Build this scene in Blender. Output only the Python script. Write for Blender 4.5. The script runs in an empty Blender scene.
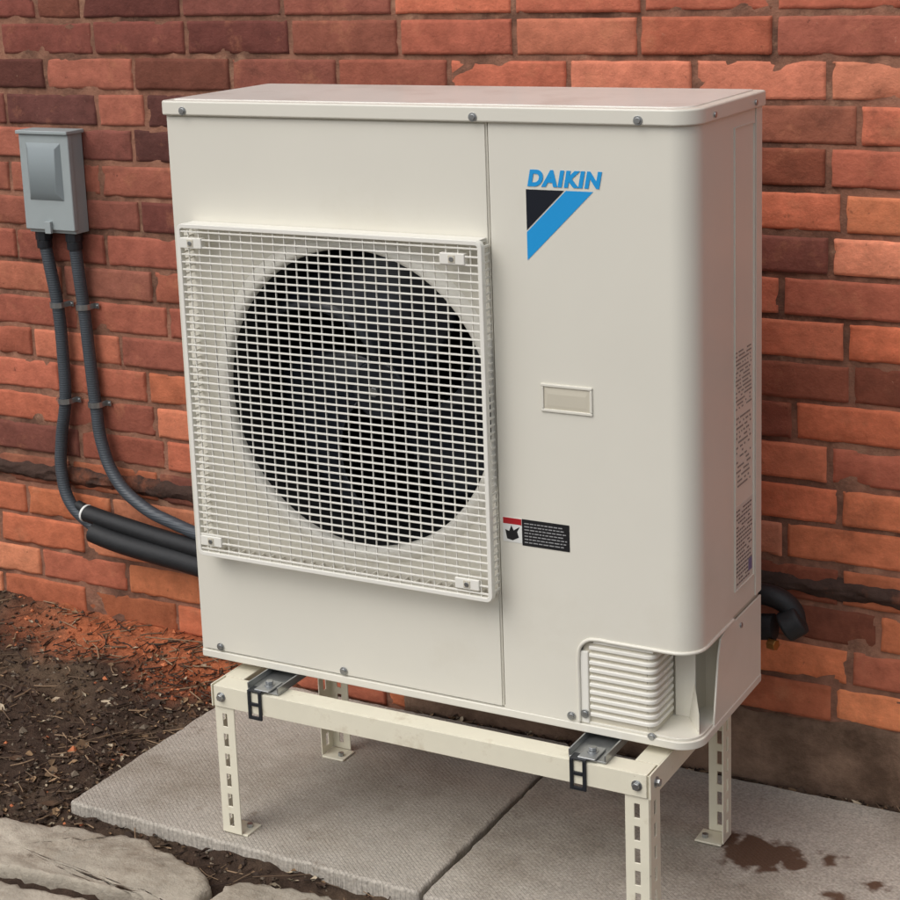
import bpy, bmesh, math, random
import numpy as np
from mathutils import Vector, Matrix, noise
random.seed(7); rng=np.random.default_rng(7)
sc=bpy.context.scene
COL=bpy.context.collection
# ---------------------------------------------------------------- helpers
def L(r,g,b,k=1.0):
    f=lambda c:(c/255/12.92 if c/255<=0.04045 else ((c/255+0.055)/1.055)**2.4)*k
    return (f(r),f(g),f(b),1.0)
def mat(name,base,rough=.5,metal=0.,var=0.0,vscale=6.,bump=0.,bscale=60.,dark=None,dscale=3.,dlo=.55,dhi=.75,attr=None,spec=.5,extra=None):
    m=bpy.data.materials.new(name); m.use_nodes=True; nt=m.node_tree; N=nt.nodes; K=nt.links.new
    b=N["Principled BSDF"]; b.inputs["Roughness"].default_value=rough; b.inputs["Metallic"].default_value=metal
    b.inputs["Specular IOR Level"].default_value=spec
    tc=N.new("ShaderNodeTexCoord"); src=tc.outputs["Object"]
    if attr:
        a=N.new("ShaderNodeAttribute"); a.attribute_name=attr; c=a.outputs["Color"]
    else:
        r=N.new("ShaderNodeRGB"); r.outputs[0].default_value=base; c=r.outputs[0]
    if var>0:
        n=N.new("ShaderNodeTexNoise"); n.inputs["Scale"].default_value=vscale; n.inputs["Detail"].default_value=6; n.inputs["Roughness"].default_value=.65; K(src,n.inputs["Vector"])
        mr=N.new("ShaderNodeMapRange"); mr.inputs[1].default_value=.25; mr.inputs[2].default_value=.75; mr.inputs[3].default_value=1-var; mr.inputs[4].default_value=1+var; K(n.outputs[0],mr.inputs[0])
        mx=N.new("ShaderNodeVectorMath"); mx.operation='SCALE'; K(c,mx.inputs[0]); K(mr.outputs[0],mx.inputs["Scale"]); c=mx.outputs[0]
    lst=[]
    if dark: lst.append((dark,dscale,dlo,dhi,0))
    if extra: lst+=extra
    for (dc,ds,lo,hi,off) in lst:
        mp=N.new("ShaderNodeVectorMath"); mp.operation='ADD'; mp.inputs[1].default_value=(off,off*.7,off*1.3); K(src,mp.inputs[0])
        n=N.new("ShaderNodeTexNoise"); n.inputs["Scale"].default_value=ds; n.inputs["Detail"].default_value=8; n.inputs["Roughness"].default_value=.7; K(mp.outputs[0],n.inputs["Vector"])
        mr=N.new("ShaderNodeMapRange"); mr.inputs[1].default_value=lo; mr.inputs[2].default_value=hi; mr.inputs[4].default_value=dc[3]; K(n.outputs[0],mr.inputs[0])
        mx=N.new("ShaderNodeMix"); mx.data_type='RGBA'; K(mr.outputs[0],mx.inputs[0]); K(c,mx.inputs[6]); mx.inputs[7].default_value=(dc[0],dc[1],dc[2],1); c=mx.outputs[2]
    K(c,b.inputs["Base Color"])
    if bump>0:
        n=N.new("ShaderNodeTexNoise"); n.inputs["Scale"].default_value=bscale; n.inputs["Detail"].default_value=6; n.inputs["Roughness"].default_value=.7; K(src,n.inputs["Vector"])
        bp=N.new("ShaderNodeBump"); bp.inputs["Strength"].default_value=1; bp.inputs["Distance"].default_value=bump; K(n.outputs[0],bp.inputs["Height"]); K(bp.outputs[0],b.inputs["Normal"])
    return m
def empty(name):
    e=bpy.data.objects.new(name,None); COL.objects.link(e); e.empty_display_size=.1; return e
def mkobj(name,verts,faces,m=None,parent=None,smooth=False,bevel=0,segs=2):
    me=bpy.data.meshes.new(name); me.from_pydata([tuple(v) for v in verts],[],faces); me.update()
    o=bpy.data.objects.new(name,me); COL.objects.link(o)
    if m: me.materials.append(m)
    if parent: o.parent=parent
    if smooth:
        for p in me.polygons: p.use_smooth=True
    if bevel>0: addbevel(o,bevel,segs)
    return o
def addbevel(o,w,segs=2):
    md=o.modifiers.new("b","BEVEL"); md.width=w; md.segments=segs; md.limit_method='ANGLE'; md.angle_limit=math.radians(40); md.harden_normals=True
    for p in o.data.polygons: p.use_smooth=True
BF=[(0,3,2,1),(4,5,6,7),(0,1,5,4),(1,2,6,5),(2,3,7,6),(3,0,4,7)]
def boxv(x0,x1,y0,y1,z0,z1): return [(x0,y0,z0),(x1,y0,z0),(x1,y1,z0),(x0,y1,z0),(x0,y0,z1),(x1,y0,z1),(x1,y1,z1),(x0,y1,z1)]
def box(name,x0,x1,y0,y1,z0,z1,m,parent,bevel=.001): return mkobj(name,boxv(x0,x1,y0,y1,z0,z1),BF,m,parent,bevel=bevel)
def boxes(name,lst,m,parent,bevel=0):
    V=[];F=[]
    for b in lst:
        k=len(V); V+=boxv(*b); F+=[tuple(i+k for i in f) for f in BF]
    return mkobj(name,V,F,m,parent,bevel=bevel,segs=1)
def prism(name,pts,z0,z1,m,parent,bevel=.001,axis='z'):
    n=len(pts)
    if axis=='z': V=[(x,y,z0) for x,y in pts]+[(x,y,z1) for x,y in pts]
    elif axis=='y': V=[(x,z0,y) for x,y in pts]+[(x,z1,y) for x,y in pts]
    F=[tuple(range(n))[::-1],tuple(range(n,2*n))]+[(i,(i+1)%n,n+(i+1)%n,n+i) for i in range(n)]
    o=mkobj(name,V,F,m,parent)
    bm=bmesh.new(); bm.from_mesh(o.data); bmesh.ops.recalc_face_normals(bm,faces=bm.faces); bm.to_mesh(o.data); bm.free()
    if bevel: addbevel(o,bevel)
    return o
def arc(cx,cy,r,a0,a1,n=8): return [(cx+r*math.cos(math.radians(a0+(a1-a0)*i/n)),cy+r*math.sin(math.radians(a0+(a1-a0)*i/n))) for i in range(n+1)]
def cyl(name,p0,p1,r,m,parent,n=24,bevel=.0008,r2=None):
    p0=Vector(p0);p1=Vector(p1);d=(p1-p0).normalized(); a=d.orthogonal().normalized(); b=d.cross(a); r2=r if r2 is None else r2
    V=[p0+(a*math.cos(t)+b*math.sin(t))*r for t in [2*math.pi*i/n for i in range(n)]]+[p1+(a*math.cos(t)+b*math.sin(t))*r2 for t in [2*math.pi*i/n for i in range(n)]]
    F=[tuple(range(n))[::-1],tuple(range(n,2*n))]+[(i,(i+1)%n,n+(i+1)%n,n+i) for i in range(n)]
    return mkobj(name,V,F,m,parent,bevel=bevel)
def tube(name,pts,r,m,parent=None,res=12,cyclic=False):
    cu=bpy.data.curves.new(name,'CURVE'); cu.dimensions='3D'; cu.bevel_depth=r; cu.bevel_resolution=6; cu.resolution_u=res; cu.use_fill_caps=True
    s=cu.splines.new('BEZIER'); s.bezier_points.add(len(pts)-1); s.use_cyclic_u=cyclic
    for bp,p in zip(s.bezier_points,pts): bp.co=p; bp.handle_left_type=bp.handle_right_type='AUTO'
    cu.materials.append(m); o=bpy.data.objects.new(name,cu); COL.objects.link(o)
    if parent: o.parent=parent
    return o
def setcol(me,cols):
    a=me.color_attributes.new("Col",'FLOAT_COLOR','POINT'); a.data.foreach_set("color",np.asarray(cols,dtype=np.float32).ravel())
def sstep(a,b,x):
    t=min(1,max(0,(x-a)/(b-a))); return t*t*(3-2*t)
def A(c,a): return (c[0],c[1],c[2],a)

# ---------------------------------------------------------------- materials
cream=mat("cream_paint",L(220,216,203),.36,var=.03,vscale=2.5,bump=.00006,bscale=250,dark=A(L(200,192,172),.6),dscale=1.6,dlo=.55,dhi=.85,extra=[(A(L(150,135,110),.5),60,.68,.78,3.)])
cream2=mat("cream_plastic",L(231,228,218),.42,var=.02)
creamdk=mat("cream_recess_shade",L(200,193,175),.5,var=.03)  # cream darkened to paint shade into recesses and behind louvres
standm=mat("stand_paint",L(224,218,197),.36,var=.05,vscale=14,bump=.0001,bscale=120,dark=A(L(160,140,108),.7),dscale=14,dlo=.58,dhi=.8,extra=[(A(L(110,84,62),.8),70,.66,.74,5.)])
black=mat("black_rubber",L(26,27,29),.6,var=.2,vscale=30,bump=.0012,bscale=60)
dkgrey=mat("dark_plastic",L(30,33,38),.4,var=.1)
shroudm=mat("shroud_dark",L(16,17,19),.5)
coilm=mat("coil",L(14,15,16),.6,metal=.0)
zinc=mat("zinc_steel",L(170,172,172),.32,metal=.85,var=.15,vscale=40)
boxm=mat("grey_enclosure_paint",L(158,166,166),.42,var=.06,vscale=12,bump=.0001,bscale=200,dark=A(L(110,112,108),.5),dscale=16,dlo=.58,dhi=.8)
boxd=mat("grey_enclosure_emboss",L(134,143,145),.4,var=.05)
labelk=mat("label_black",L(28,28,30),.4); labelw=mat("label_white",L(225,225,220),.4); labelr=mat("label_red",L(170,30,35),.4); labelt=mat("label_text",L(150,150,150),.5)
labelg=mat("label_grey",L(205,202,192),.4); textd=mat("label_print",L(140,136,128),.5)
blue=mat("logo_blue",L(28,150,215),.35); navy=mat("logo_black",L(14,20,32),.35)
cond=mat("conduit_grey",L(66,72,78),.45,var=.15,vscale=20)
def addwave(m,scale,dist,axis='Z'):
    nt=m.node_tree;N=nt.nodes;K=nt.links.new
    tc=N.new("ShaderNodeTexCoord"); w=N.new("ShaderNodeTexWave"); w.bands_direction=axis; w.inputs["Scale"].default_value=scale; K(tc.outputs["Object"],w.inputs["Vector"])
    bp=N.new("ShaderNodeBump"); bp.inputs["Distance"].default_value=dist; K(w.outputs["Fac"],bp.inputs["Height"]); K(bp.outputs[0],N["Principled BSDF"].inputs["Normal"])
addwave(cond,60,.00035,'Z'); addwave(coilm,120,.002,'X')

# ---------------------------------------------------------------- brick wall
WY=.54; COURSE=.0747; ZJ=.947
wall=empty("brick_wall")
brickm=mat("brick",(0,0,0,1),.9,attr="Col",var=.28,vscale=26,bump=.0028,bscale=75,dark=A(L(74,50,42),.8),dscale=7,dlo=.6,dhi=.82,spec=.2,
   extra=[(A(L(196,132,98),.5),14,.55,.75,4.),(A(L(70,46,40),.8),55,.64,.74,8.),(A(L(205,165,138),.6),90,.67,.75,11.)])
V=[];F=[];C=[]
def desat(c,s,k):
    c=np.array(c[:3]); l=c@np.array([.3,.55,.15]); c=(c*(1-s)+l*s)*k; return (c[0],c[1],c[2],1)
def brickcol(x,z):
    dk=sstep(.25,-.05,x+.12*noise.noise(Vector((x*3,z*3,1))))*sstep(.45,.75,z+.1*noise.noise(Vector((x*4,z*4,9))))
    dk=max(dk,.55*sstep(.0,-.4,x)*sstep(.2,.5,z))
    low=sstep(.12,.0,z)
    pal_o=[(194,106,66),(180,94,60),(204,118,76),(168,88,60),(186,100,68),(154,82,60),(196,118,86)]
    pal_d=[(128,70,58),(112,61,52),(142,80,64),(130,74,62),(154,88,68),(100,59,52)]
    pal_m=[(164,88,64),(150,80,60),(176,96,66),(156,86,66),(140,76,58),(124,70,57)]
    a=np.array(random.choice(pal_o)); d=np.array(random.choice(pal_d)); mm=np.array(random.choice(pal_m))
    base=a*.6+mm*.4 if random.random()<.45 else (a if random.random()<.62 else mm)
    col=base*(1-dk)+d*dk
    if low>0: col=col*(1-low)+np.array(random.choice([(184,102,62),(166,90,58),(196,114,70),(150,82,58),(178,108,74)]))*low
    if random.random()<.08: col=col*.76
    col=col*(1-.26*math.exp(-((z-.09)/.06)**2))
    col=col*(1+random.uniform(-.09,.09))
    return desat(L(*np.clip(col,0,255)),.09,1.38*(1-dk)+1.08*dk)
X0,X1=-3.2,4.2
k=-17
while True:
    zt=ZJ-COURSE*k; zb=zt-COURSE
    k+=1
    if zb<-.40: break
    x=X0-((k%2)*.125)-.04*random.random()
    wav=random.uniform(-.0015,.0015)
    while x<X1:
        bl=.25 if random.random()>.07 else .135
        w=bl+random.uniform(-.012,.008)
        g=random.uniform(.0035,.005)
        xa,xb=x+g,x+w-g; za=zb+.0042+random.uniform(-.0013,.0013)+wav; zc=zt-.0042+random.uniform(-.0013,.0013)+wav
        x+=w
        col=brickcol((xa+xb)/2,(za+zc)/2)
        if zt<-.16 and (xa+xb)/2>.2: continue
        nx=4 if bl<.2 else 9
        us=[0,.002]+[ .008+(xb-xa-.016)*i/nx for i in range(nx+1)]+[xb-xa-.002,xb-xa]
        vs=[0,.002]+[.008+(zc-za-.016)*i/3 for i in range(4)]+[zc-za-.002,zc-za]
        nu,nv=len(us),len(vs); base=len(V); off=random.uniform(-.0022,.0022); tl=random.uniform(-.012,.012); tv=random.uniform(-.02,.02)
        sd=random.random()*50; worn=random.random()<.18
        for j,v in enumerate(vs):
            for i,u in enumerate(us):
                bx=min(i,nu-1-i); bz=min(j,nv-1-j); e=min(bx,bz)
                px=xa+u; pz=za+v
                n1=noise.noise(Vector((px*22,pz*30,sd)))
                ch=max(0,noise.noise(Vector((px*50,pz*50,sd+7)))-.12)*(.022 if worn else .012)
                y=WY+off+tl*(u-(xb-xa)/2)*.1+tv*(v-.03)*.1+n1*(.0035 if worn else .0016)
                if e==0: y=WY+.010
                elif e==1: y+=.0005+ch
                elif e==2: y+=ch*.5
                if e<=1:
                    px+=noise.noise(Vector((pz*90,px*20,sd+3)))*.0016; pz+=noise.noise(Vector((px*55,sd,pz*9)))*.0018
                V.append((px,y,pz)); 
                C.append(col)
        for j in range(nv-1):
            for i in range(nu-1):
                a=base+j*nu+i; F.append((a,a+1,a+nu+1,a+nu))
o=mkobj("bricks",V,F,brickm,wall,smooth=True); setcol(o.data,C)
mort=mat("mortar",L(152,108,88),.95,var=.35,vscale=25,bump=.003,bscale=140,dark=L(96,70,58),dscale=4,dlo=.45,dhi=.62,spec=.2,extra=[(A(L(178,138,112),.8),11,.55,.7,2.)])
def sheet(name,xs,ys,fn,m,parent=None,colfn=None):
    V=[]
    for b in ys:
        for a in xs: V.append(fn(a,b)); 
    n=len(xs); F=[(j*n+i,j*n+i+1,(j+1)*n+i+1,(j+1)*n+i) for j in range(len(ys)-1) for i in range(n-1)]
    o=mkobj(name,V,F,m,parent,smooth=True)
    if colfn: setcol(o.data,[colfn(*v) for v in V])
    return o
sheet("mortar",np.arange(-3.25,4.26,.016),np.arange(-.4,2.3,.014),lambda x,z:(x,WY+.0040+.0018*noise.noise(Vector((x*30,z*40,2)))+.0026*noise.noise(Vector((x*5,z*6,5))),z),mort,wall)
band=mat("eroded_mortar_band",L(72,55,48),.95,var=.4,vscale=22,bump=.006,bscale=60,dark=A(L(128,78,58),.8),dscale=7,dlo=.55,dhi=.66,spec=.2)
def bandf(x,t):
    zc=.084+.005*noise.noise(Vector((x*2.5,0,1)))
    h=.025+.014*noise.noise(Vector((x*7,3,1)))
    z=zc+h*(t*2-1)+.006*noise.noise(Vector((x*40,t*6,0)))
    y=WY-.010*math.sin(math.pi*t)**.7+.010*(1-math.sin(math.pi*t))+.006*noise.noise(Vector((x*25,t*5,8)))
    return (x,y,z)
sheet("eroded_mortar_ledge",np.arange(-3.2,4.2,.007),np.linspace(0,1,13),bandf,band,wall)
parg=mat("parged_foundation",L(134,108,90),.95,var=.3,vscale=9,bump=.006,bscale=45,dark=L(86,67,54),dscale=5,dlo=.45,dhi=.65,spec=.2)
def pf(x,z):
    top=-.165+.012*noise.noise(Vector((x*5,0,3)))+.01*noise.noise(Vector((x*16,0,3)))
    zz=-.42+(top+.42)*(z)
    y=WY-.012*(1-z)-.004+.008*noise.noise(Vector((x*9,zz*9,3)))+.004*noise.noise(Vector((x*30,zz*30,3)))+ (.02 if z>=.999 else 0)
    return (x,y,zz)
sheet("foundation_parging",np.arange(.1,4.2,.012),np.linspace(0,1,24),pf,parg,wall)
box("wall_core",-3.25,4.25,WY+.02,WY+.3,-.5,2.29,mort,wall,0)

# ---------------------------------------------------------------- ground
def hgt(x,y):
    n=.014*noise.noise(Vector((x*4,y*4,0)))+.010*noise.noise(Vector((x*13,y*13,2)))+.007*noise.noise(Vector((x*38,y*38,4)))+.004*noise.noise(Vector((x*90,y*90,4)))
    h=-.322+.055*sstep(.1,.5,y)*sstep(-.1,-.5,x)+.012*sstep(-.3,-.6,x)+n
    h+=.018*sstep(.44,.53,y)*sstep(0,-.4,x)*(1+noise.noise(Vector((x*6,y*3,7))))
    if x>-.262 and -.086<y<.505: h=min(h,-.348)
    else:
        if x>.1 and y>.5: h=-.313+n*.6
    if y<-.1 and x>-.5: h-=.012*sstep(-.1,-.13,y)
    ed=max(sstep(-2.3,-2.6,x),sstep(3.2,3.5,x),sstep(-1.9,-2.2,y)); 
    return h*(1-ed)+(-.375)*ed
soil=mat("soil",(0,0,0,1),.95,attr="Col",var=.5,vscale=45,bump=.008,bscale=110,spec=.2)
def rubble(x,y):
    o=sstep(.30,.48,y+.10*noise.noise(Vector((x*7,y*7,3))))*sstep(-1.0,-.7,x)*sstep(-.12,-.25,x)
    return min(1,o*(.7+.9*max(0,.5+noise.noise(Vector((x*18,y*18,1))))))
def soilcol(x,y,z):
    o=rubble(x,y)*.9
    a=np.array(L(72,57,47)); b=np.array(L(186,108,72)); g=np.array(L(108,90,72)); t=sstep(-.1,.4,noise.noise(Vector((x*5,y*5,20))))*.6
    a=a*(1-t)+g*t
    return a*(1-o)+b*o
g=sheet("ground",np.arange(-2.6,3.52,.0125),np.arange(-2.2,.556,.0125),lambda x,y:(x,y,hgt(x,y)),soil,None,soilcol)
bm=bmesh.new(); bm.from_mesh(g.data)
cl=bm.verts.layers.float_color["Col"]
q=[bm.verts.new(p) for p in [(-80,-80,-.38),(80,-80,-.38),(80,80,-.38),(-80,80,-.38)]]
for v in q: v[cl]=L(80,66,52)
bm.faces.new(q); bm.to_mesh(g.data); bm.free()

def pavermat(name):
    m=mat(name,L(180,172,160),.85,var=.14,vscale=7,dark=A(L(138,127,112),.9),dscale=3.2,dlo=.47,dhi=.74,spec=.3,extra=[(A(L(118,104,88),.7),16,.6,.72,6.),(A(L(210,203,192),.5),9,.6,.75,9.),(A(L(96,80,66),.8),60,.68,.74,12.)])
    nt=m.node_tree;N=nt.nodes;K=nt.links.new; b=N["Principled BSDF"]
    tc=N.new("ShaderNodeTexCoord"); mp=N.new("ShaderNodeMapping"); mp.inputs["Rotation"].default_value=(0,0,math.radians(38)); K(tc.outputs["Object"],mp.inputs[0])
    br=N.new("ShaderNodeTexBrick"); br.inputs["Scale"].default_value=38; br.inputs["Mortar Size"].default_value=.035; br.inputs["Mortar Smooth"].default_value=.6; K(mp.outputs[0],br.inputs["Vector"])
    br.inputs["Color1"].default_value=(1,1,1,1); br.inputs["Color2"].default_value=(.8,.8,.8,1); br.inputs["Mortar"].default_value=(0,0,0,1)
    n=N.new("ShaderNodeTexNoise"); n.inputs["Scale"].default_value=130; n.inputs["Detail"].default_value=6; K(tc.outputs["Object"],n.inputs["Vector"])
    ad=N.new("ShaderNodeMath"); ad.operation='MULTIPLY_ADD'; ad.inputs[1].default_value=1.6; K(n.outputs[0],ad.inputs[0]); K(br.outputs["Color"],ad.inputs[2])
    bp=N.new("ShaderNodeBump"); bp.inputs["Distance"].default_value=.0011; K(ad.outputs[0],bp.inputs["Height"]); K(bp.outputs[0],b.inputs["Normal"])
    c=b.inputs["Base Color"].links[0].from_socket
    n2=N.new("ShaderNodeTexNoise"); n2.inputs["Scale"].default_value=220; K(tc.outputs["Object"],n2.inputs["Vector"])
    mr=N.new("ShaderNodeMapRange"); mr.inputs[1].default_value=.3; mr.inputs[2].default_value=.7; mr.inputs[3].default_value=.76; mr.inputs[4].default_value=1.18; K(n2.outputs[0],mr.inputs[0])
    sc_=N.new("ShaderNodeVectorMath"); sc_.operation='SCALE'; K(c,sc_.inputs[0]); K(mr.outputs[0],sc_.inputs["Scale"]); c=sc_.outputs[0]
    wet=None
    for (px,py,r) in ((.945,.262,.060),(1.005,.262,.030),(1.105,.19,.022),(1.06,.3,.018),(1.16,.25,.015),(.88,.29,.034)):
        vm=N.new("ShaderNodeVectorMath"); vm.operation='DISTANCE'; vm.inputs[1].default_value=(px,py,-.3); K(tc.outputs["Object"],vm.inputs[0])
        n3=N.new("ShaderNodeTexNoise"); n3.inputs["Scale"].default_value=28; n3.inputs["Detail"].default_value=5; K(tc.outputs["Object"],n3.inputs["Vector"])
        a2=N.new("ShaderNodeMath"); a2.operation='MULTIPLY_ADD'; a2.inputs[1].default_value=.09; K(n3.outputs[0],a2.inputs[0]); K(vm.outputs["Value"],a2.inputs[2])
        m2=N.new("ShaderNodeMapRange"); m2.inputs[1].default_value=r+.045-.006; m2.inputs[2].default_value=r+.045+.006; m2.inputs[3].default_value=1; m2.inputs[4].default_value=0; K(a2.outputs[0],m2.inputs[0])
        if wet is None: wet=m2.outputs[0]
        else:
            mxx=N.new("ShaderNodeMath"); mxx.operation='MAXIMUM'; K(wet,mxx.inputs[0]); K(m2.outputs[0],mxx.inputs[1]); wet=mxx.outputs[0]
    mx=N.new("ShaderNodeMix"); mx.data_type='RGBA'; K(wet,mx.inputs[0]); K(c,mx.inputs[6]); mx.inputs[7].default_value=L(98,76,62); K(mx.outputs[2],b.inputs["Base Color"])
    mr3=N.new("ShaderNodeMapRange"); mr3.inputs[3].default_value=.85; mr3.inputs[4].default_value=.5; K(wet,mr3.inputs[0]); K(mr3.outputs[0],b.inputs["Roughness"])
    return m
pvm=pavermat("paver_concrete")
def ragged(outline,chip):
    pts=[]; n=len(outline)
    for i in range(n):
        a=Vector(outline[i]);b=Vector(outline[(i+1)%n]); k=max(1,int((b-a).length/.012)); nn=(b-a).normalized(); nn=Vector((nn.y,-nn.x))
        for j in range(k):
            p=a+(b-a)*j/k; w=chip*noise.noise(Vector((p.x*25,p.y*25,3)))+chip*.8*noise.noise(Vector((p.x*80,p.y*80,3))); p=p+nn*w; pts.append((p.x,p.y))
    return pts
def slab(name,outline,z0,z1,m,chip=.003,bev=.006):
    o=prism(name,ragged(outline,chip),z0,z1,m,None,bevel=bev); o.modifiers["b"].segments=3
    return o
slab("concrete_paver",[(-.262,-.092),(.484,-.094),(.482,.508),(-.258,.508)],-.348,-.300,pvm,.003)
slab("concrete_paver",[(.493,-.096),(1.255,-.098),(1.255,.506),(.490,.508)],-.350,-.3015,pvm,.003)
slab("concrete_paver",[(1.265,-.098),(2.02,-.09),(2.02,.506),(1.265,.506)],-.350,-.3005,pvm,.003)
stone=mat("flagstone",L(172,162,146),.9,var=.28,vscale=9,bump=.009,bscale=18,dark=L(122,107,90),dscale=5,dlo=.5,dhi=.7,spec=.25,extra=[(A(L(92,78,64),.8),26,.6,.72,6.),(A(L(205,195,178),.5),12,.58,.72,9.)])
def rock(name,outline,z0,z1):
    pts=ragged(outline,.010); n=len(pts); cx=sum(p[0] for p in pts)/n; cy=sum(p[1] for p in pts)/n
    rings=[(1.0,z0),(1.0,z1-.022),(.995,z1-.008),(.975,z1-.001)]+[(f,z1) for f in (.93,.86,.78,.7,.6,.5,.4,.3,.2,.1)]
    V=[];F=[]
    for f,z in rings:
        for (px,py) in pts:
            x=cx+(px-cx)*f; y=cy+(py-cy)*f
            zz=z
            if z>z0+.001: zz+=.004*noise.noise(Vector((x*9,y*9,z0*7)))+.003*noise.noise(Vector((x*35,y*35,1)))-.004*sstep(.08,.18,noise.noise(Vector((x*5,y*10,3))))
            V.append((x,y,zz))
    V.append((cx,cy,z1))
    for r in range(len(rings)-1):
        for i in range(n): j=(i+1)%n; F.append((r*n+i,r*n+j,(r+1)*n+j,(r+1)*n+i))
    b=(len(rings)-1)*n
    for i in range(n): F.append((b+i,b+(i+1)%n,len(V)-1))
    o=mkobj(name,V,F,stone,smooth=True); bm=bmesh.new(); bm.from_mesh(o.data); bmesh.ops.recalc_face_normals(bm,faces=bm.faces); bm.to_mesh(o.data); bm.free()
rock("flagstone",[(-.62,-.235),(-.34,-.178),(-.22,-.150),(-.09,-.132),(.02,-.148),(.118,-.176),(.142,-.205),(.147,-.245),(.13,-.278),(-.05,-.292),(-.24,-.315),(-.6,-.36)],-.36,-.308)
rock("flagstone",[(.165,-.185),(.19,-.168),(.27,-.155),(.44,-.142),(.66,-.17),(.70,-.3),(.55,-.42),(.25,-.40),(.17,-.30)],-.36,-.310)
rock("flagstone",[(-.6,-.40),(-.2,-.345),(.12,-.31),(.14,-.42),(.0,-.6),(-.5,-.62)],-.36,-.316)

# litter
V=[];F=[];C=[]
litm=mat("litter",(0,0,0,1),.85,attr="Col",var=.25,vscale=60,spec=.25)
def region():
    while True:
        r=random.random()
        if r<.66: x,y=random.uniform(-1.5,-.27),random.uniform(-.35,.53)
        elif r<.76: x,y=random.uniform(-.45,-.2),random.uniform(-.25,.5)
        elif r<.86: x,y=random.uniform(-.4,1.6),random.uniform(-.2,-.095)
        elif r<.94: x,y=random.uniform(.0,2.),random.uniform(.505,.53)
        else: x,y=random.uniform(-1.5,2),random.uniform(-.7,-.3)
        if x>-.265 and -.096<y<.508: continue
        if -.3<x<.72 and -.42<y<-.19 and random.random()<.97: continue
        return x,y
for i in range(9500):
    x,y=region(); z=hgt(x,y)
    t=random.random(); a=random.random()*6.28
    ca,sa=math.cos(a),math.sin(a); k=len(V); inr=rubble(x,y)
    if t<.36 and random.random()>inr*.8:
        l=random.uniform(.002,.009)*(random.uniform(1.6,2.6) if random.random()<.10 else 1); w=l*random.uniform(.3,.8); cz=random.uniform(.001,.004)
        P=[(-l,0,0),(-l*.3,-w,cz),(l*.4,-w*.8,cz*.6),(l,0,random.uniform(0,.005)),(l*.3,w,cz),(-l*.5,w*.8,cz*.4),(0,0,-.001)]
        tx,ty=random.uniform(-.5,.5),random.uniform(-.5,.5)
        V+=[(x+ca*p[0]-sa*p[1],y+sa*p[0]+ca*p[1],z+.002+p[2]+tx*p[0]+ty*p[1]) for p in P]
        F+=[(k+j,k+(j+1)%6,k+6) for j in range(6)]
        c=random.choice([(112,90,68),(90,70,54),(150,122,92),(70,54,44),(60,46,38),(100,76,58),(60,48,40),(176,160,136)]); C+=[L(*c)]*7
    elif t<.52:
        l=random.uniform(.006,.028)*(3 if random.random()<.06 else 1); r=random.uniform(.0006,.0017); dz=random.uniform(-.1,.2)*l; bend=random.uniform(-.2,.2)*l
        P=[]
        for s in (-1,0,1):
            for q3 in range(4):
                an=q3*math.pi/2; P.append((s*l,(bend if s==0 else 0)+r*math.cos(an),r*math.sin(an)+dz*(s+1)/2+.003))
        V+=[(x+ca*p[0]-sa*p[1],y+sa*p[0]+ca*p[1],z+p[2]) for p in P]
        for s in range(2):
            for q3 in range(4): F.append((k+s*4+q3,k+s*4+(q3+1)%4,k+s*4+4+(q3+1)%4,k+s*4+4+q3))
        c=random.choice([(96,78,62),(70,54,44),(140,116,92),(54,42,36)]); C+=[L(*c)]*12
    else:
        s=random.uniform(.0015,.006)*(2.2 if random.random()<.05 else 1)
        P=[Vector(p)*s*random.uniform(.6,1.3) for p in [(1,0,0),(-1,0,0),(0,1,0),(0,-1,0),(0,0,.8),(0,0,-.8)]]
        V+=[(x+ca*p.x-sa*p.y,y+sa*p.x+ca*p.y,z+.001+p.z) for p in P]
        F+=[tuple(k+j for j in f) for f in [(0,2,4),(2,1,4),(1,3,4),(3,0,4),(2,0,5),(1,2,5),(3,1,5),(0,3,5)]]
        c=random.choice([(180,104,68),(192,116,78),(154,90,62)]) if (random.random()<inr) or random.random()<.02 else random.choice([(70,56,47),(88,74,61),(58,46,38),(112,100,86),(78,62,50)]); C+=[L(*c)]*6
o=mkobj("leaf_litter",V,F,litm); setcol(o.data,C)

# ---------------------------------------------------------------- heat pump
U=empty("heat_pump_unit")
W,D=.94,.300
XS=.6076
FC=(.3525,.506); FR=.2505
x0,x1,z0,z1=0.0,XS-.0015,.012,.966
n=128; Vp=[];Fp=[]
angs=sorted([2*math.pi*i/n for i in range(n)]+[math.atan2(cz-FC[1],cx-FC[0])%(2*math.pi) for cx in (x0,x1) for cz in (z0,z1)])
for t in angs:
    c,s=math.cos(t),math.sin(t); ts=[]
    if c>1e-9: ts.append((x1-FC[0])/c)
    if c<-1e-9: ts.append((x0-FC[0])/c)
    if s>1e-9: ts.append((z1-FC[1])/s)
    if s<-1e-9: ts.append((z0-FC[1])/s)
    k=min(ts); hr=min(FR+.0005,k-.0015)
    Vp.append((FC[0]+c*hr,0,FC[1]+s*hr)); Vp.append((FC[0]+c*k,0,FC[1]+s*k)); 
    Vp.append((FC[0]+c*k, .02,FC[1]+s*k))
m_=len(angs)
for i in range(m_):
    a=3*i;b=3*((i+1)%m_); Fp.append((a,a+1,b+1,b)); Fp.append((a+1,a+2,b+2,b+1))
o=mkobj("fan_front_panel",Vp,Fp,cream,U)
bm=bmesh.new(); bm.from_mesh(o.data); bmesh.ops.recalc_face_normals(bm,faces=bm.faces)
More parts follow.
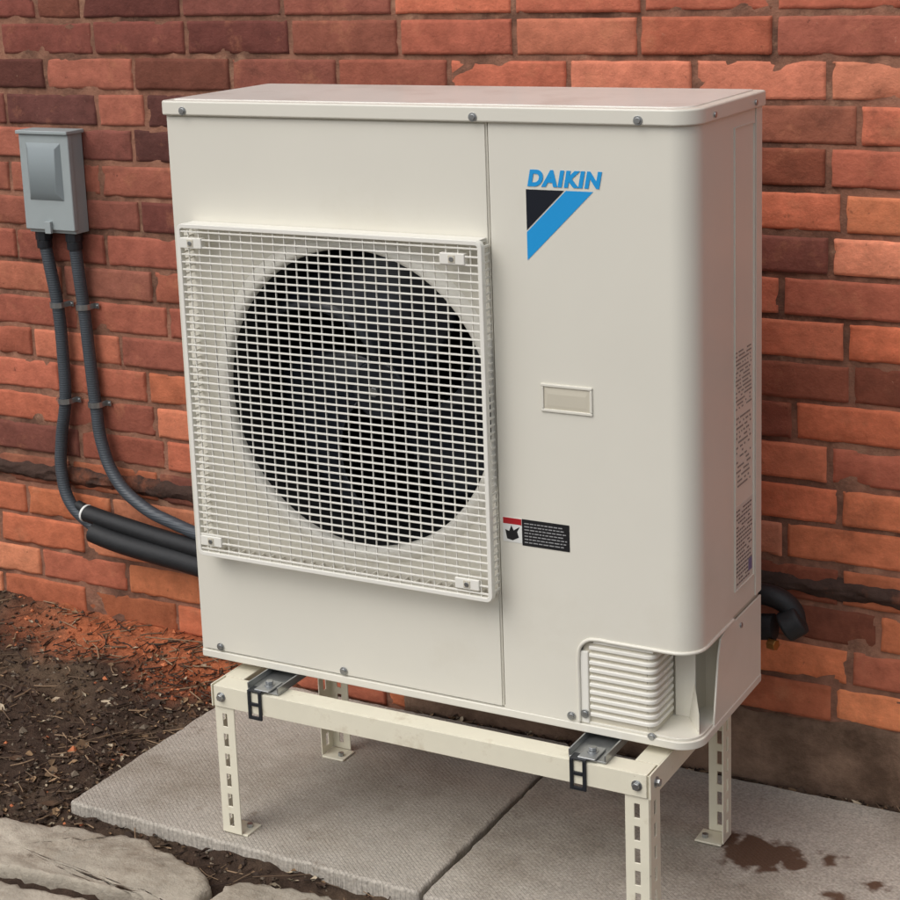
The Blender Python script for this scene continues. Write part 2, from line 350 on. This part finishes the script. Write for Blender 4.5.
be=[e for e in bm.edges if all(abs(v.co.y)<1e-6 for v in e.verts) and len(e.link_faces)==2 and any(abs(f.normal.y)<.5 for f in e.link_faces)]
bmesh.ops.bevel(bm,geom=be,offset=.003,segments=3,affect='EDGES'); bm.to_mesh(o.data); bm.free()
for p in o.data.polygons: p.use_smooth=False
prof=[(FR+.030,.001),(FR+.026,-.003),(FR+.018,-.008),(FR+.009,-.0105),(FR+.003,-.009),(FR,-.003),(FR,.012)]
Vp=[];Fp=[]
for i in range(n):
    t=2*math.pi*i/n
    for r,y in prof: Vp.append((min(FC[0]+r*math.cos(t),XS-.0035),y,FC[1]+r*math.sin(t)))
k=len(prof)
for i in range(n):
    for j in range(k-1):
        a=i*k+j;b=((i+1)%n)*k+j; Fp.append((a,b,b+1,a+1))
mkobj("bell_mouth",Vp,Fp,cream2,U,smooth=True)
Vp=[];Fp=[]
for i in range(n):
    t=2*math.pi*i/n
    for r,y in ((FR-.0005,.004),(FR-.0015,.005),(FR-.006,.2)): Vp.append((min(FC[0]+r*math.cos(t),.5985),y,FC[1]+r*math.sin(t)))
for i in range(n):
    for j in range(2):
        a=i*3+j;b=((i+1)%n)*3+j; Fp.append((a,b,b+1,a+1))
mkobj("fan_shroud",Vp,Fp,shroudm,U,smooth=True)
box("coil",.006,.60,.272,.294,.014,.962,coilm,U,0)
box("left_side_panel",.0005,.004,.0205,D,.013,.965,cream,U,.0005)
box("fan_compartment_partition",.600,.606,.02,D-.003,.014,.962,shroudm,U,0)
Vp=[];Fp=[]
for b in range(3):
    b0=b*2*math.pi/3+.5
    nr,na=10,12
    base=len(Vp)
    for i in range(nr+1):
        r=.045+(.234-.045)*i/nr
        span=1.15+.45*(i/nr); st=b0+.55*(i/nr)**1.3
        for j in range(na+1):
            t=st+span*j/na
            y=.145-.085*(j/na)+.02*math.sin(math.pi*j/na)-.01*(i/nr)
            Vp.append((FC[0]+r*math.cos(t),y,FC[1]+r*math.sin(t)))
    for i in range(nr):
        for j in range(na):
            a=base+i*(na+1)+j; Fp.append((a,a+1,a+na+2,a+na+1))
fanm=mat("fan_blade_plastic",L(34,38,45),.28,var=.1)
o=mkobj("fan_blades",Vp,Fp,fanm,U,smooth=True); md=o.modifiers.new("s","SOLIDIFY"); md.thickness=.003
cyl("fan_hub",(FC[0],.065,FC[1]),(FC[0],.15,FC[1]),.052,fanm,U,48,.006)
cyl("fan_shaft_nut",(FC[0],.05,FC[1]),(FC[0],.065,FC[1]),.009,zinc,U,6,.001)
cyl("fan_motor",(FC[0],.16,FC[1]),(FC[0],.25,FC[1]),.06,dkgrey,U,40,.004)
boxes("motor_bracket",[(FC[0]-.035,FC[0]-.02,.235,.25,.02,.96),(FC[0]+.02,FC[0]+.035,.235,.25,.02,.96)],dkgrey,U,.001)

# guard grille
gx0,gx1,gz0,gz1=.034,.611,.206,.789; gy=-.036
lst=[]
nh=45; nvb=27
for i in range(1,nh):
    z=gz0+(gz1-gz0)*i/nh; lst.append((gx0+.006,gx1-.006,gy+.0005,gy+.0042,z-.0014,z+.0014))
boxes("grille_slats",lst,cream2,U,.0006)
lst=[]
for i in range(1,nvb):
    x=gx0+(gx1-gx0)*i/nvb; lst.append((x-.0008,x+.0008,gy+.0022,gy+.0056,gz0+.006,gz1-.006))
boxes("grille_ribs",lst,cream2,U,.0004)
def ring(name,r0,y0,y1,t,m,inset=0):
    a=(gx0+inset,gx1-inset,gz0+inset,gz1-inset)
    cs=[(a[1]-r0,a[3]-r0),(a[0]+r0,a[3]-r0),(a[0]+r0,a[2]+r0),(a[1]-r0,a[2]+r0)]
    out=[];inn=[];ri=max(r0-t,.002)
    for q_,c_ in enumerate(cs): out+=arc(*c_,r0,90*q_,90*q_+90,6); inn+=arc(*c_,ri,90*q_,90*q_+90,6)
    N_=len(out); Vv=[(x,y0,z) for x,z in out]+[(x,y0,z) for x,z in inn]+[(x,y1,z) for x,z in out]+[(x,y1,z) for x,z in inn]
    Ff=[]
    for i in range(N_):
        j=(i+1)%N_; Ff+=[(i,j,N_+j,N_+i),(2*N_+i,3*N_+i,3*N_+j,2*N_+j),(i,2*N_+i,2*N_+j,j),(N_+i,N_+j,3*N_+j,3*N_+i)]
    o=mkobj(name,Vv,Ff,m,U); bm=bmesh.new(); bm.from_mesh(o.data); bmesh.ops.recalc_face_normals(bm,faces=bm.faces); bm.to_mesh(o.data); bm.free()
    addbevel(o,.0012); return o
ring("grille_frame",.012,gy-.001,gy+.011,.0075,cream2)
lst=[]
for i in range(0,nh+1):
    z=gz0+.012+(gz1-gz0-.024)*i/nh
    lst.append((gx1-.0075,gx1-.0045,gy+.01,-.0005,z-.0016,z+.0016)); lst.append((gx0+.0045,gx0+.0075,gy+.01,-.0005,z-.0016,z+.0016))
for i in range(0,nvb+1):
    x=gx0+.012+(gx1-gx0-.024)*i/nvb
    lst.append((x-.0015,x+.0015,gy+.01,-.0005,gz1-.0065,gz1-.0035)); lst.append((x-.0015,x+.0015,gy+.01,-.0005,gz0+.0035,gz0+.0065))
boxes("grille_side_bars",lst,cream2,U)
box("grille_top_rail",gx0+.010,gx1-.010,gy+.002,-.001,gz1-.003,gz1-.0005,cream2,U,.0008)
for (a,b) in ((gx0+.028,gz1-.032),(gx1-.052,gz1-.030),(gx0+.03,gz0+.028),(gx1-.045,gz0+.026)):
    box("grille_fixing_tab",a-.022,a+.022,gy-.0015,gy+.012,b-.009,b+.009,cream2,U,.0015)
    box("grille_fixing_recess",a-.006,a+.006,gy-.0025,gy-.001,b-.006,b+.006,creamdk,U,.0005)  # raised pad, recess shade painted by its darker cream
    cyl("grille_screw",(a,gy-.004,b),(a,gy-.002,b),.004,zinc,U,12,.0005)

R_=.04
def path(inset,xs,ye):
    return [(xs,inset)]+arc(W-R_,R_,R_-inset,-90,0,12)+[(W-inset,ye)]
def wrap(name,xs,ye,za,zb,m,bev=0):
    o_=path(0,xs,ye); i_=path(.003,xs,ye)
    o=prism(name,o_+i_[::-1],za,zb,m,U,bevel=bev)
    for p in o.data.polygons:
        p.use_smooth=abs(p.normal.z)<.5
    md=o.modifiers.new("es","EDGE_SPLIT"); md.split_angle=math.radians(35)
    return o
wrap("service_door",XS+.0015,.162,.158,.966,cream)
prism("service_door_lower",[(XS+.0015,.0),(.742,0),(.742,.003),(XS+.0015,.003)],.012,.158,cream,U,bevel=0)
fil=[(.742,.158)]+[(x,z) for x,z in arc(.742+.03,.158-.03,.03,90,180,8)]
prism("vent_cutout_fillet",fil,.0,.003,cream,U,bevel=0,axis='y')
lip=[(.742,-.0003,.016),(.742,-.0003,.08),(.742,-.0003,.125)]+[(x,-.0003,z) for x,z in arc(.772,.128,.03,180,90,4)[1:]]+[(.80,-.0003,.158),(.86,-.0003,.158)]
lip+=[(x,y,.158) for x,y in arc(W-R_,R_,R_+.0003,-90,0,6)]+[(W+.0003,.10,.158),(W+.0003,.162,.158)]
tube("door_lower_lip",lip,.0030,cream,U)
core=[(.607,.004),(W-R_,.004)]+arc(W-R_,R_,R_-.004,-90,0,8)+[(W-.0035,D),(.607,D)]
prism("cabinet_core",core,.1585,.966,cream,U,bevel=0)
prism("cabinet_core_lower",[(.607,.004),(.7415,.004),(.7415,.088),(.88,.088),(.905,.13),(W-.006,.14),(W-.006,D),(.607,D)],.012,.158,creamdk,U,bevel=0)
box("side_rear_panel",W-.0035,W-.0002,.272,D,.16,.966,cream,U,.001)
box("side_strip_panel",W-.0035,W-.0015,.1655,.2700,.162,.966,cream,U,.0008)
boxes("side_strip_bead",[(W-.002,W+.0008,.1725,.1745,.20,.945),(W-.002,W+.0008,.262,.264,.20,.945),(W-.002,W+.0008,.1745,.262,.943,.945),(W-.002,W+.0008,.1745,.262,.20,.202)],cream,U,.0005)
fl=[(.075,.002),(.300,.002),(.300,.152),(.128,.152),(.108,.146),(.098,.12)]
Vp=[(W-.004,a,b) for a,b in fl]+[(W-.0005,a,b) for a,b in fl]; k=len(fl)
o=mkobj("side_service_flap",Vp,[tuple(range(k))[::-1],tuple(range(k,2*k))]+[(i,(i+1)%k,k+(i+1)%k,k+i) for i in range(k)],cream,U,bevel=.001)
cyl("flap_screw",(W-.001,.20,.135),(W+.002,.20,.135),.0045,zinc,U,12)
vx0,vx1=.747,.868
vc=[(vx0,.006),(vx1-.012,.006)]+arc(vx1-.012,.018,.012,-90,0,5)+[(vx1,.087),(vx0,.087)]
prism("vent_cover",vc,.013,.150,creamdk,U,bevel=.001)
for i in range(10):
    z=.026+i*.0125
    s=[(vx0+.012,.001),(vx1-.014,.001)]+arc(vx1-.012,.016,.015,-90,0,5)+[(vx1+.003,.08),(vx0+.012,.08)]
    prism("vent_louvre",s,z,z+.0068,cream2,U,bevel=.0018)
box("vent_cover_rim",vx0-.0035,vx0+.011,.0008,.02,.013,.135,cream2,U,.002)
box("vent_cover_top",vx0+.02,vx1,.0012,.08,.1505,.1545,cream2,U,.001)
box("outlet_back_plate",.872,.906,.082,.086,.016,.15,cream,U,.001)
mkobj("outlet_slant_plate",[(.895,.082,.016),(.932,.03,.016),(.932,.03,.05),(.905,.082,.075)],[(0,1,2,3)],cream,U)
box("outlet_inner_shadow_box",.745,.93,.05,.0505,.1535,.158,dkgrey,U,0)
def rr(x0,x1,y0,y1,rs):
    return arc(x1-rs[1],y0+rs[1],rs[1],-90,0,8)+arc(x1-rs[2],y1-rs[2],rs[2],0,90,4)+arc(x0+rs[3],y1-rs[3],rs[3],90,180,4)+arc(x0+rs[0],y0+rs[0],rs[0],180,270,4)
prism("base_pan",rr(-.001,W+.001,-.0015,D+.002,(.006,.042,.006,.006)),-.002,.0118,cream,U,bevel=.002)
prism("base_pan_lip",rr(.003,W-.003,.003,D-.002,(.006,.038,.006,.006)),.0118,.016,cream,U,bevel=.001)
lid=prism("lid",rr(-.006,W+.006,-.008,D+.008,(.012,.046,.012,.010)),.966,.9905,cream,U,bevel=.0035); lid.modifiers["b"].segments=4
gloss=mat("lid_paint",L(226,222,213),.28,var=.05,vscale=5,bump=.0002,bscale=9,dark=A(L(185,172,158),.6),dscale=6,dlo=.5,dhi=.75)
prism("lid_top_panel",rr(.010,W-.010,.008,D-.008,(.008,.035,.008,.008)),.9890,.9925,gloss,U,bevel=.0015)
def screw(x,y,z,ax='y'):
    if ax=='y': cyl("screw",(x,y,z),(x,y-.003,z),.0048,zinc,U,14,.0008); cyl("screw_washer",(x,y+.001,z),(x,y-.0012,z),.0072,zinc,U,16,.0004)
    else: cyl("screw",(x,y,z),(x+.003,y,z),.0045,zinc,U,14,.0008)
for x in (.042,.588,.858): screw(x,-.0085,.974)
for y in (.07,.25): screw(W+.006,y,.976,'x')
for x in (.042,.30,.728): screw(x,-.0015,.022)
screw(.752,-.001,.03); screw(.865,0.0,.012)
hx0,hx1,hz0,hz1=.688,.775,.521,.566
boxes("handle_frame",[(hx0,hx1,-.003,.0005,hz1-.005,hz1),(hx0,hx1,-.003,.0005,hz0,hz0+.005),(hx0,hx0+.005,-.0029,.0005,hz0+.005,hz1-.005),(hx1-.005,hx1,-.0029,.0005,hz0+.005,hz1-.005)],cream,U,.0012)
mkobj("handle_scoop",[(hx0+.005,-.0005,hz0+.005),(hx1-.005,-.0005,hz0+.005),(hx1-.005,-.0005,hz1-.005),(hx0+.005,-.0005,hz1-.005),(hx0+.010,-.0012,hz0+.011),(hx1-.010,-.0012,hz0+.011),(hx1-.012,-.0016,hz1-.016),(hx0+.012,-.0016,hz1-.016)],[(4,5,6,7),(0,1,5,4),(1,2,6,5),(2,3,7,6),(3,0,4,7)],creamdk,U)  # shallow relief, the scoop's shade is put into the colour
def flat(name,pts,y,m): 
    return mkobj(name,[(a,y,b) for a,b in pts],[tuple(range(len(pts)))],m,U)
flat("logo_dark_triangle",[(.671,.866),(.671,.8035),(.7345,.866)],-.0006,navy)
flat("logo_blue_triangle",[(.671,.8005),(.671,.757),(.782,.866),(.7375,.866)],-.0006,blue)
cu=bpy.data.curves.new("logo_text","FONT"); cu.body="DAIKIN"; cu.size=.0325; cu.shear=.2; cu.offset=.0017; cu.extrude=.0003; cu.space_character=1.14; cu.materials.append(blue)
lt=bpy.data.objects.new("logo_text",cu); COL.objects.link(lt); lt.rotation_euler=(math.pi/2,0,0); lt.location=(.6735,-.0008,.8725); lt.parent=U
bpy.context.view_layer.update(); lt.scale=(.123/lt.dimensions.x,1,1)
box("label_white_part",.615,.6485,-.0008,0,.300,.3405,labelw,U,0)
box("label_red_bar",.6155,.648,-.0011,-.0008,.330,.340,labelr,U,0)
flat("label_icon",[(.622,.305),(.632,.303),(.643,.309),(.640,.318),(.645,.327),(.634,.320),(.630,.328),(.626,.318),(.619,.320)],-.0011,labelk)
box("label_black_part",.6488,.731,-.0008,0,.297,.3405,labelk,U,0)
lst=[]
for i in range(7):
    z=.334-i*.0052; x=.653
    while x<.724:
        w=random.uniform(.003,.009); 
        if x+w>.727: break
        lst.append((x,x+w,-.0011,-.0008,z-.0008,z+.0008)); x+=w+.0016
boxes("label_text_lines",lst,labelt,U)
def sidetext(name,y0,y1,z0,z1,dz,m,dens=.8):
    lst=[];z=z1
    while z>z0:
        y=y0
        while y<y1-.004:
            w=random.uniform(.002,.007)
            if y+w<y1 and random.random()<dens: lst.append((W-.0013,W-.0008,y,y+w,z-dz*.18,z+dz*.18))
            y+=w+.002
        z-=dz
    boxes(name,lst,m,U)
sidetext("wiring_label_text",.180,.255,.50,.592,.0065,textd,.75)
sidetext("wiring_label_text",.182,.250,.37,.485,.0080,textd,.55)
box("rating_label",W-.0016,W-.0011,.178,.258,.200,.34,labelg,U,0)
sidet=mat("rating_print",L(96,92,90),.5)
lst=[]
z=.332
while z>.206:
    y=.182
    while y<.25:
        w=random.uniform(.003,.010)
        if y+w<.255 and random.random()<.85: lst.append((W-.0011,W-.0006,y,y+w,z-.0011,z+.0011))
        y+=w+.003
    z-=.0068
boxes("rating_label_text",lst,sidet,U)
box("rating_label_blue",W-.0012,W-.0004,.238,.254,.215,.235,mat("label_blue",L(110,110,150),.4),U,0)

# ---------------------------------------------------------------- stand
S=empty("metal_stand")
ZT=-.018
XL,XR,YF,YB=.070,.886,-.064,.300
t_=.0025
def flange(name,org,u,v,w,length,m,sl=.024,gap=.014,sw=.009,start=.012):
    org=Vector(org);u=Vector(u);v=Vector(v)
    us=[0,w/2-sw/2,w/2+sw/2,w]; vs=[0]; q=start; kinds=[]
    vs.append(q); kinds.append(0)
    while q+sl<length-.006:
        q+=sl; vs.append(q); kinds.append(1)
        q+=gap
        if q>length: q=length
        vs.append(q); kinds.append(0)
    if q<length: vs.append(length); kinds.append(0)
    Vv=[org+u*a+v*b for b in vs for a in us]; Ff=[]
    for j,kd in enumerate(kinds):
        for i in range(3):
            if kd==1 and i==1: continue
            Ff.append((j*4+i,j*4+i+1,j*4+i+5,j*4+i+4))
    o=mkobj(name,Vv,Ff,m,S); md=o.modifiers.new("s","SOLIDIFY"); md.thickness=t_; md.offset=0
    bv=o.modifiers.new("b","BEVEL"); bv.width=.0006; bv.segments=1; return o
lw=.040; zb=-.297
for (x,y,sx,sy) in ((XL,YF,1,1),(XR,YF,-1,1),(XR,YB,-1,-1),(XL,YB,1,-1)):
    flange("leg_front_flange",(x,y,ZT-.002),(sx,0,0),(0,0,-1),lw,abs(zb-ZT)-.002,standm)
    flange("leg_side_flange",(x,y+sy*.0013,ZT-.002),(0,sy,0),(0,0,-1),lw,abs(zb-ZT)-.002,standm)
    box("foot_plate",min(x+sx*.002,x+sx*.05),max(x+sx*.002,x+sx*.05),min(y+sy*.002,y+sy*.045),max(y+sy*.002,y+sy*.045),-.3,-.2965,standm,S,.001)
    cyl("foot_bolt",(x+sx*.036,y+sy*.03,-.2965),(x+sx*.036,y+sy*.03,-.290),.006,zinc,S,6)
def angle_x(name,y,sy):
    boxes(name,[(XL+.002,XR-.002,min(y-sy*.0018,y-sy*.0048),max(y-sy*.0018,y-sy*.0048),ZT-.038,ZT),(XL+.002,XR-.002,min(y-sy*.0018,y+sy*.036),max(y-sy*.0018,y+sy*.036),ZT-.0025,ZT+.0003)],standm,S,.0006)
angle_x("front_rail",YF,1); angle_x("back_rail",YB,-1)
boxes("right_rail",[(XR+.0015,XR+.0045,YF-.004,YB+.004,ZT-.040,ZT+.001),(XR-.038,XR+.0015,YF+.037,YB-.037,ZT-.0022,ZT+.0008)],standm,S,.0006)
boxes("left_rail",[(XL-.0045,XL-.0015,YF-.004,YB+.004,ZT-.040,ZT+.001),(XL-.0015,XL+.038,YF+.037,YB-.037,ZT-.0022,ZT+.0008)],standm,S,.0006)
def hexb(p,d,r=.008,h=.006):
    p=Vector(p);d=Vector(d); cyl("bolt_washer",p,p+d*.0015,r*1.35,zinc,S,20,.0003); cyl("bolt_head",p+d*.0015,p+d*(.0015+h),r,zinc,S,6,.001)
for x in (XL+.018,XR-.018): hexb((x,YF-.0048,ZT-.019),(0,-1,0),.0065)
hexb((XR+.0045,YF+.018,ZT-.019),(1,0,0),.0065); hexb((XR+.0045,YB-.018,ZT-.019),(1,0,0),.0065)
for xc in (.172,.782):
    boxes("unit_foot",[(xc-.032,xc+.032,YF+.002,YB+.03,ZT+.0012,ZT+.0045),(xc-.032,xc-.029,YF+.002,YB+.03,ZT+.0045,-.0025),(xc+.029,xc+.032,YF+.002,YB+.03,ZT+.0045,-.0025)],zinc,S,.0006)
    box("foot_clamp_plate",xc-.014,xc+.016,YF-.004,YF+.040,ZT+.0052,ZT+.0085,zinc,S,.001)
    hexb((xc+.001,YF+.022,ZT+.0085),(0,0,1),.007,.006)
    c0=xc-.012
    boxes("black_clip",[(c0-.014,c0-.008,YF-.0085,YF-.005,ZT-.047,ZT+.004),(c0+.008,c0+.014,YF-.0085,YF-.005,ZT-.047,ZT+.004),(c0-.008,c0+.008,YF-.0085,YF-.005,ZT-.047,ZT-.041),(c0-.008,c0+.008,YF-.0085,YF-.005,ZT-.022,ZT-.016),(c0-.014,c0+.014,YF-.0085,YF+.012,ZT+.004,ZT+.0062)],dkgrey,S,.0006)

# ---------------------------------------------------------------- disconnect box
B=empty("electrical_disconnect_box")
bx0,bx1,by,bz0,bz1=-.779,-.643,.487,.645,.865
box("enclosure_body",bx0+.004,bx1-.004,by+.008,WY-.002,bz0+.003,bz1-.003,boxm,B,.002)
box("enclosure_cover",bx0,bx1,by,by+.014,bz0+.010,bz1-.004,boxm,B,.003)
prism("cover_rain_lip",[(bx0-.003,by-.006),(bx1+.003,by-.006),(bx1+.003,WY-.002),(bx0-.003,WY-.002)],bz1-.004,bz1+.004,boxm,B,bevel=.002)
a0,a1,c0,c1=bx0+.020,bx1-.022,bz0+.075,bz1-.022
mkobj("cover_embossing",[(a0,by-.0002,c0),(a1,by-.0002,c0),(a1,by-.0002,c1),(a0,by-.0002,c1),(a0+.012,by-.012,c0+.018),(a1-.012,by-.012,c0+.018),(a1-.010,by-.008,c1-.012),(a0+.010,by-.008,c1-.012)],[(4,5,6,7),(0,1,5,4),(1,2,6,5),(2,3,7,6),(3,0,4,7)],boxd,B,bevel=.0015)
box("cover_hasp",(bx0+bx1)/2-.008,(bx0+bx1)/2+.008,by-.008,by-.0005,bz0+.004,bz0+.03,boxm,B,.001)
for x in (bx0+.024,bx1-.028):
    cyl("conduit_connector",(x,.515,bz0+.003),(x,.515,bz0-.016),.0185,dkgrey,B,8,.0012); cyl("conduit_ferrule",(x,.515,bz0-.016),(x,.515,bz0-.034),.0165,dkgrey,B,24,.0012)
c1_=empty("electrical_conduit")
p1=[(-.755,.515,.625),(-.745,.516,.56),(-.735,.518,.48),(-.734,.52,.38),(-.738,.52,.27),(-.760,.52,.17),(-.762,.515,.10),(-.738,.508,.035),(-.69,.508,-.005),(-.63,.505,-.03),(-.5,.49,-.045),(-.3,.46,-.05)]
tube("conduit_hose",p1,.0135,cond,c1_)
c2_=empty("electrical_conduit")
p2=[(-.671,.515,.625),(-.668,.517,.56),(-.664,.52,.48),(-.659,.52,.38),(-.652,.52,.26),(-.640,.516,.18),(-.60,.508,.105),(-.53,.50,.057),(-.43,.49,.03),(-.25,.46,.01)]
tube("conduit_hose",p2,.0135,cond,c2_)
def strap(par,x,z,yc):
    Vv=[];k=9
    for i in range(k):
        a=math.pi+math.pi*i/(k-1)
        for zz in (z-.006,z+.006): Vv.append((x+.0155*math.cos(a),yc+.0155*math.sin(a),zz))
    Vv=[(x-.0155,WY-.002,z-.006),(x-.0155,WY-.002,z+.006)]+Vv+[(x+.0155,WY-.002,z-.006),(x+.0155,WY-.002,z+.006),(x+.030,WY-.004,z-.006),(x+.030,WY-.004,z+.006)]
    Ff=[(2*i,2*i+1,2*i+3,2*i+2) for i in range(len(Vv)//2-1)]
    o=mkobj("strap",Vv,Ff,zinc,par); md=o.modifiers.new("s","SOLIDIFY"); md.thickness=.0018
    cyl("strap_screw",(x+.024,WY-.003,z),(x+.024,WY-.007,z),.003,zinc,par,8)
strap(c1_,-.735,.485,.518); strap(c1_,-.737,.268,.52); strap(c2_,-.664,.485,.52); strap(c2_,-.652,.268,.52)
ip=empty("insulated_refrigerant_pipe")
tube("insulation_sleeve",[(-.688,.503,.018),(-.64,.500,.012),(-.55,.495,.002),(-.45,.485,-.006),(-.2,.45,-.012),(.2,.42,-.01),(.6,.41,.06),(.86,.41,.10),(.925,.412,.105),(.955,.415,.085),(.962,.42,.045)],.019,black,ip)
tube("insulation_sleeve_lower",[(-.66,.487,-.018),(-.6,.484,-.028),(-.5,.478,-.037),(-.4,.47,-.042),(-.2,.44,-.05),(.2,.41,-.05),(.6,.40,.0),(.86,.40,.045),(.93,.40,.055)],.023,black,ip)
tube("pipe_tail",[(-.72,.512,.03),(-.70,.508,.026),(-.685,.504,.018)],.011,black,ip)
cyl("white_tape",(-.692,.5035,.018),(-.686,.5025,.017),.0200,labelw,ip,24)
cyl("pipe_end_cap",(.945,.40,.055),(.975,.41,.075),.027,black,ip,24,.006)
cyl("brass_fitting",(.925,.385,.03),(.94,.38,.03),.010,mat("brass",L(150,110,60),.35,metal=.8),ip,6)

# ---------------------------------------------------------------- light
sun_dir=Vector((-.35,-.80,1.10)).normalized()
w=bpy.data.worlds.new("World"); sc.world=w; w.use_nodes=True; nt=w.node_tree; bg=nt.nodes["Background"]
sky=nt.nodes.new("ShaderNodeTexSky"); sky.sky_type='NISHITA'; sky.sun_disc=False
sky.sun_elevation=math.asin(sun_dir.z); sky.sun_rotation=math.atan2(sun_dir.x,sun_dir.y); sky.dust_density=3; sky.air_density=1
hs=nt.nodes.new("ShaderNodeHueSaturation"); hs.inputs["Saturation"].default_value=.35
nt.links.new(sky.outputs[0],hs.inputs["Color"]); nt.links.new(hs.outputs[0],bg.inputs[0]); bg.inputs[1].default_value=.15
sd=bpy.data.lights.new("sun","SUN"); sd.energy=1.25; sd.angle=math.radians(50); sd.color=(1,.98,.95)
so=bpy.data.objects.new("sun",sd); COL.objects.link(so); so.rotation_euler=sun_dir.to_track_quat('Z','Y').to_euler()
# ---------------------------------------------------------------- camera
cd=bpy.data.cameras.new("camera"); co=bpy.data.objects.new("camera",cd); COL.objects.link(co); sc.camera=co
cd.sensor_width=36; cd.lens=1760.78/900*36; cd.shift_x=-(459.19-450)/900; cd.shift_y=(313.7-450)/900; cd.clip_start=.05; cd.clip_end=500
r=Vector((.8791,.47542,-.03398)); d=Vector((.07115,-.20139,-.97692)); f=Vector((-.47129,.8564,-.21086))
M=Matrix((( r.x,-d.x,-f.x,1.84789),(r.y,-d.y,-f.y,-2.36098),(r.z,-d.z,-f.z,1.24601),(0,0,0,1)))
co.matrix_world=M
sc.view_settings.view_transform='Standard'; sc.view_settings.look='None'; sc.view_settings.exposure=0
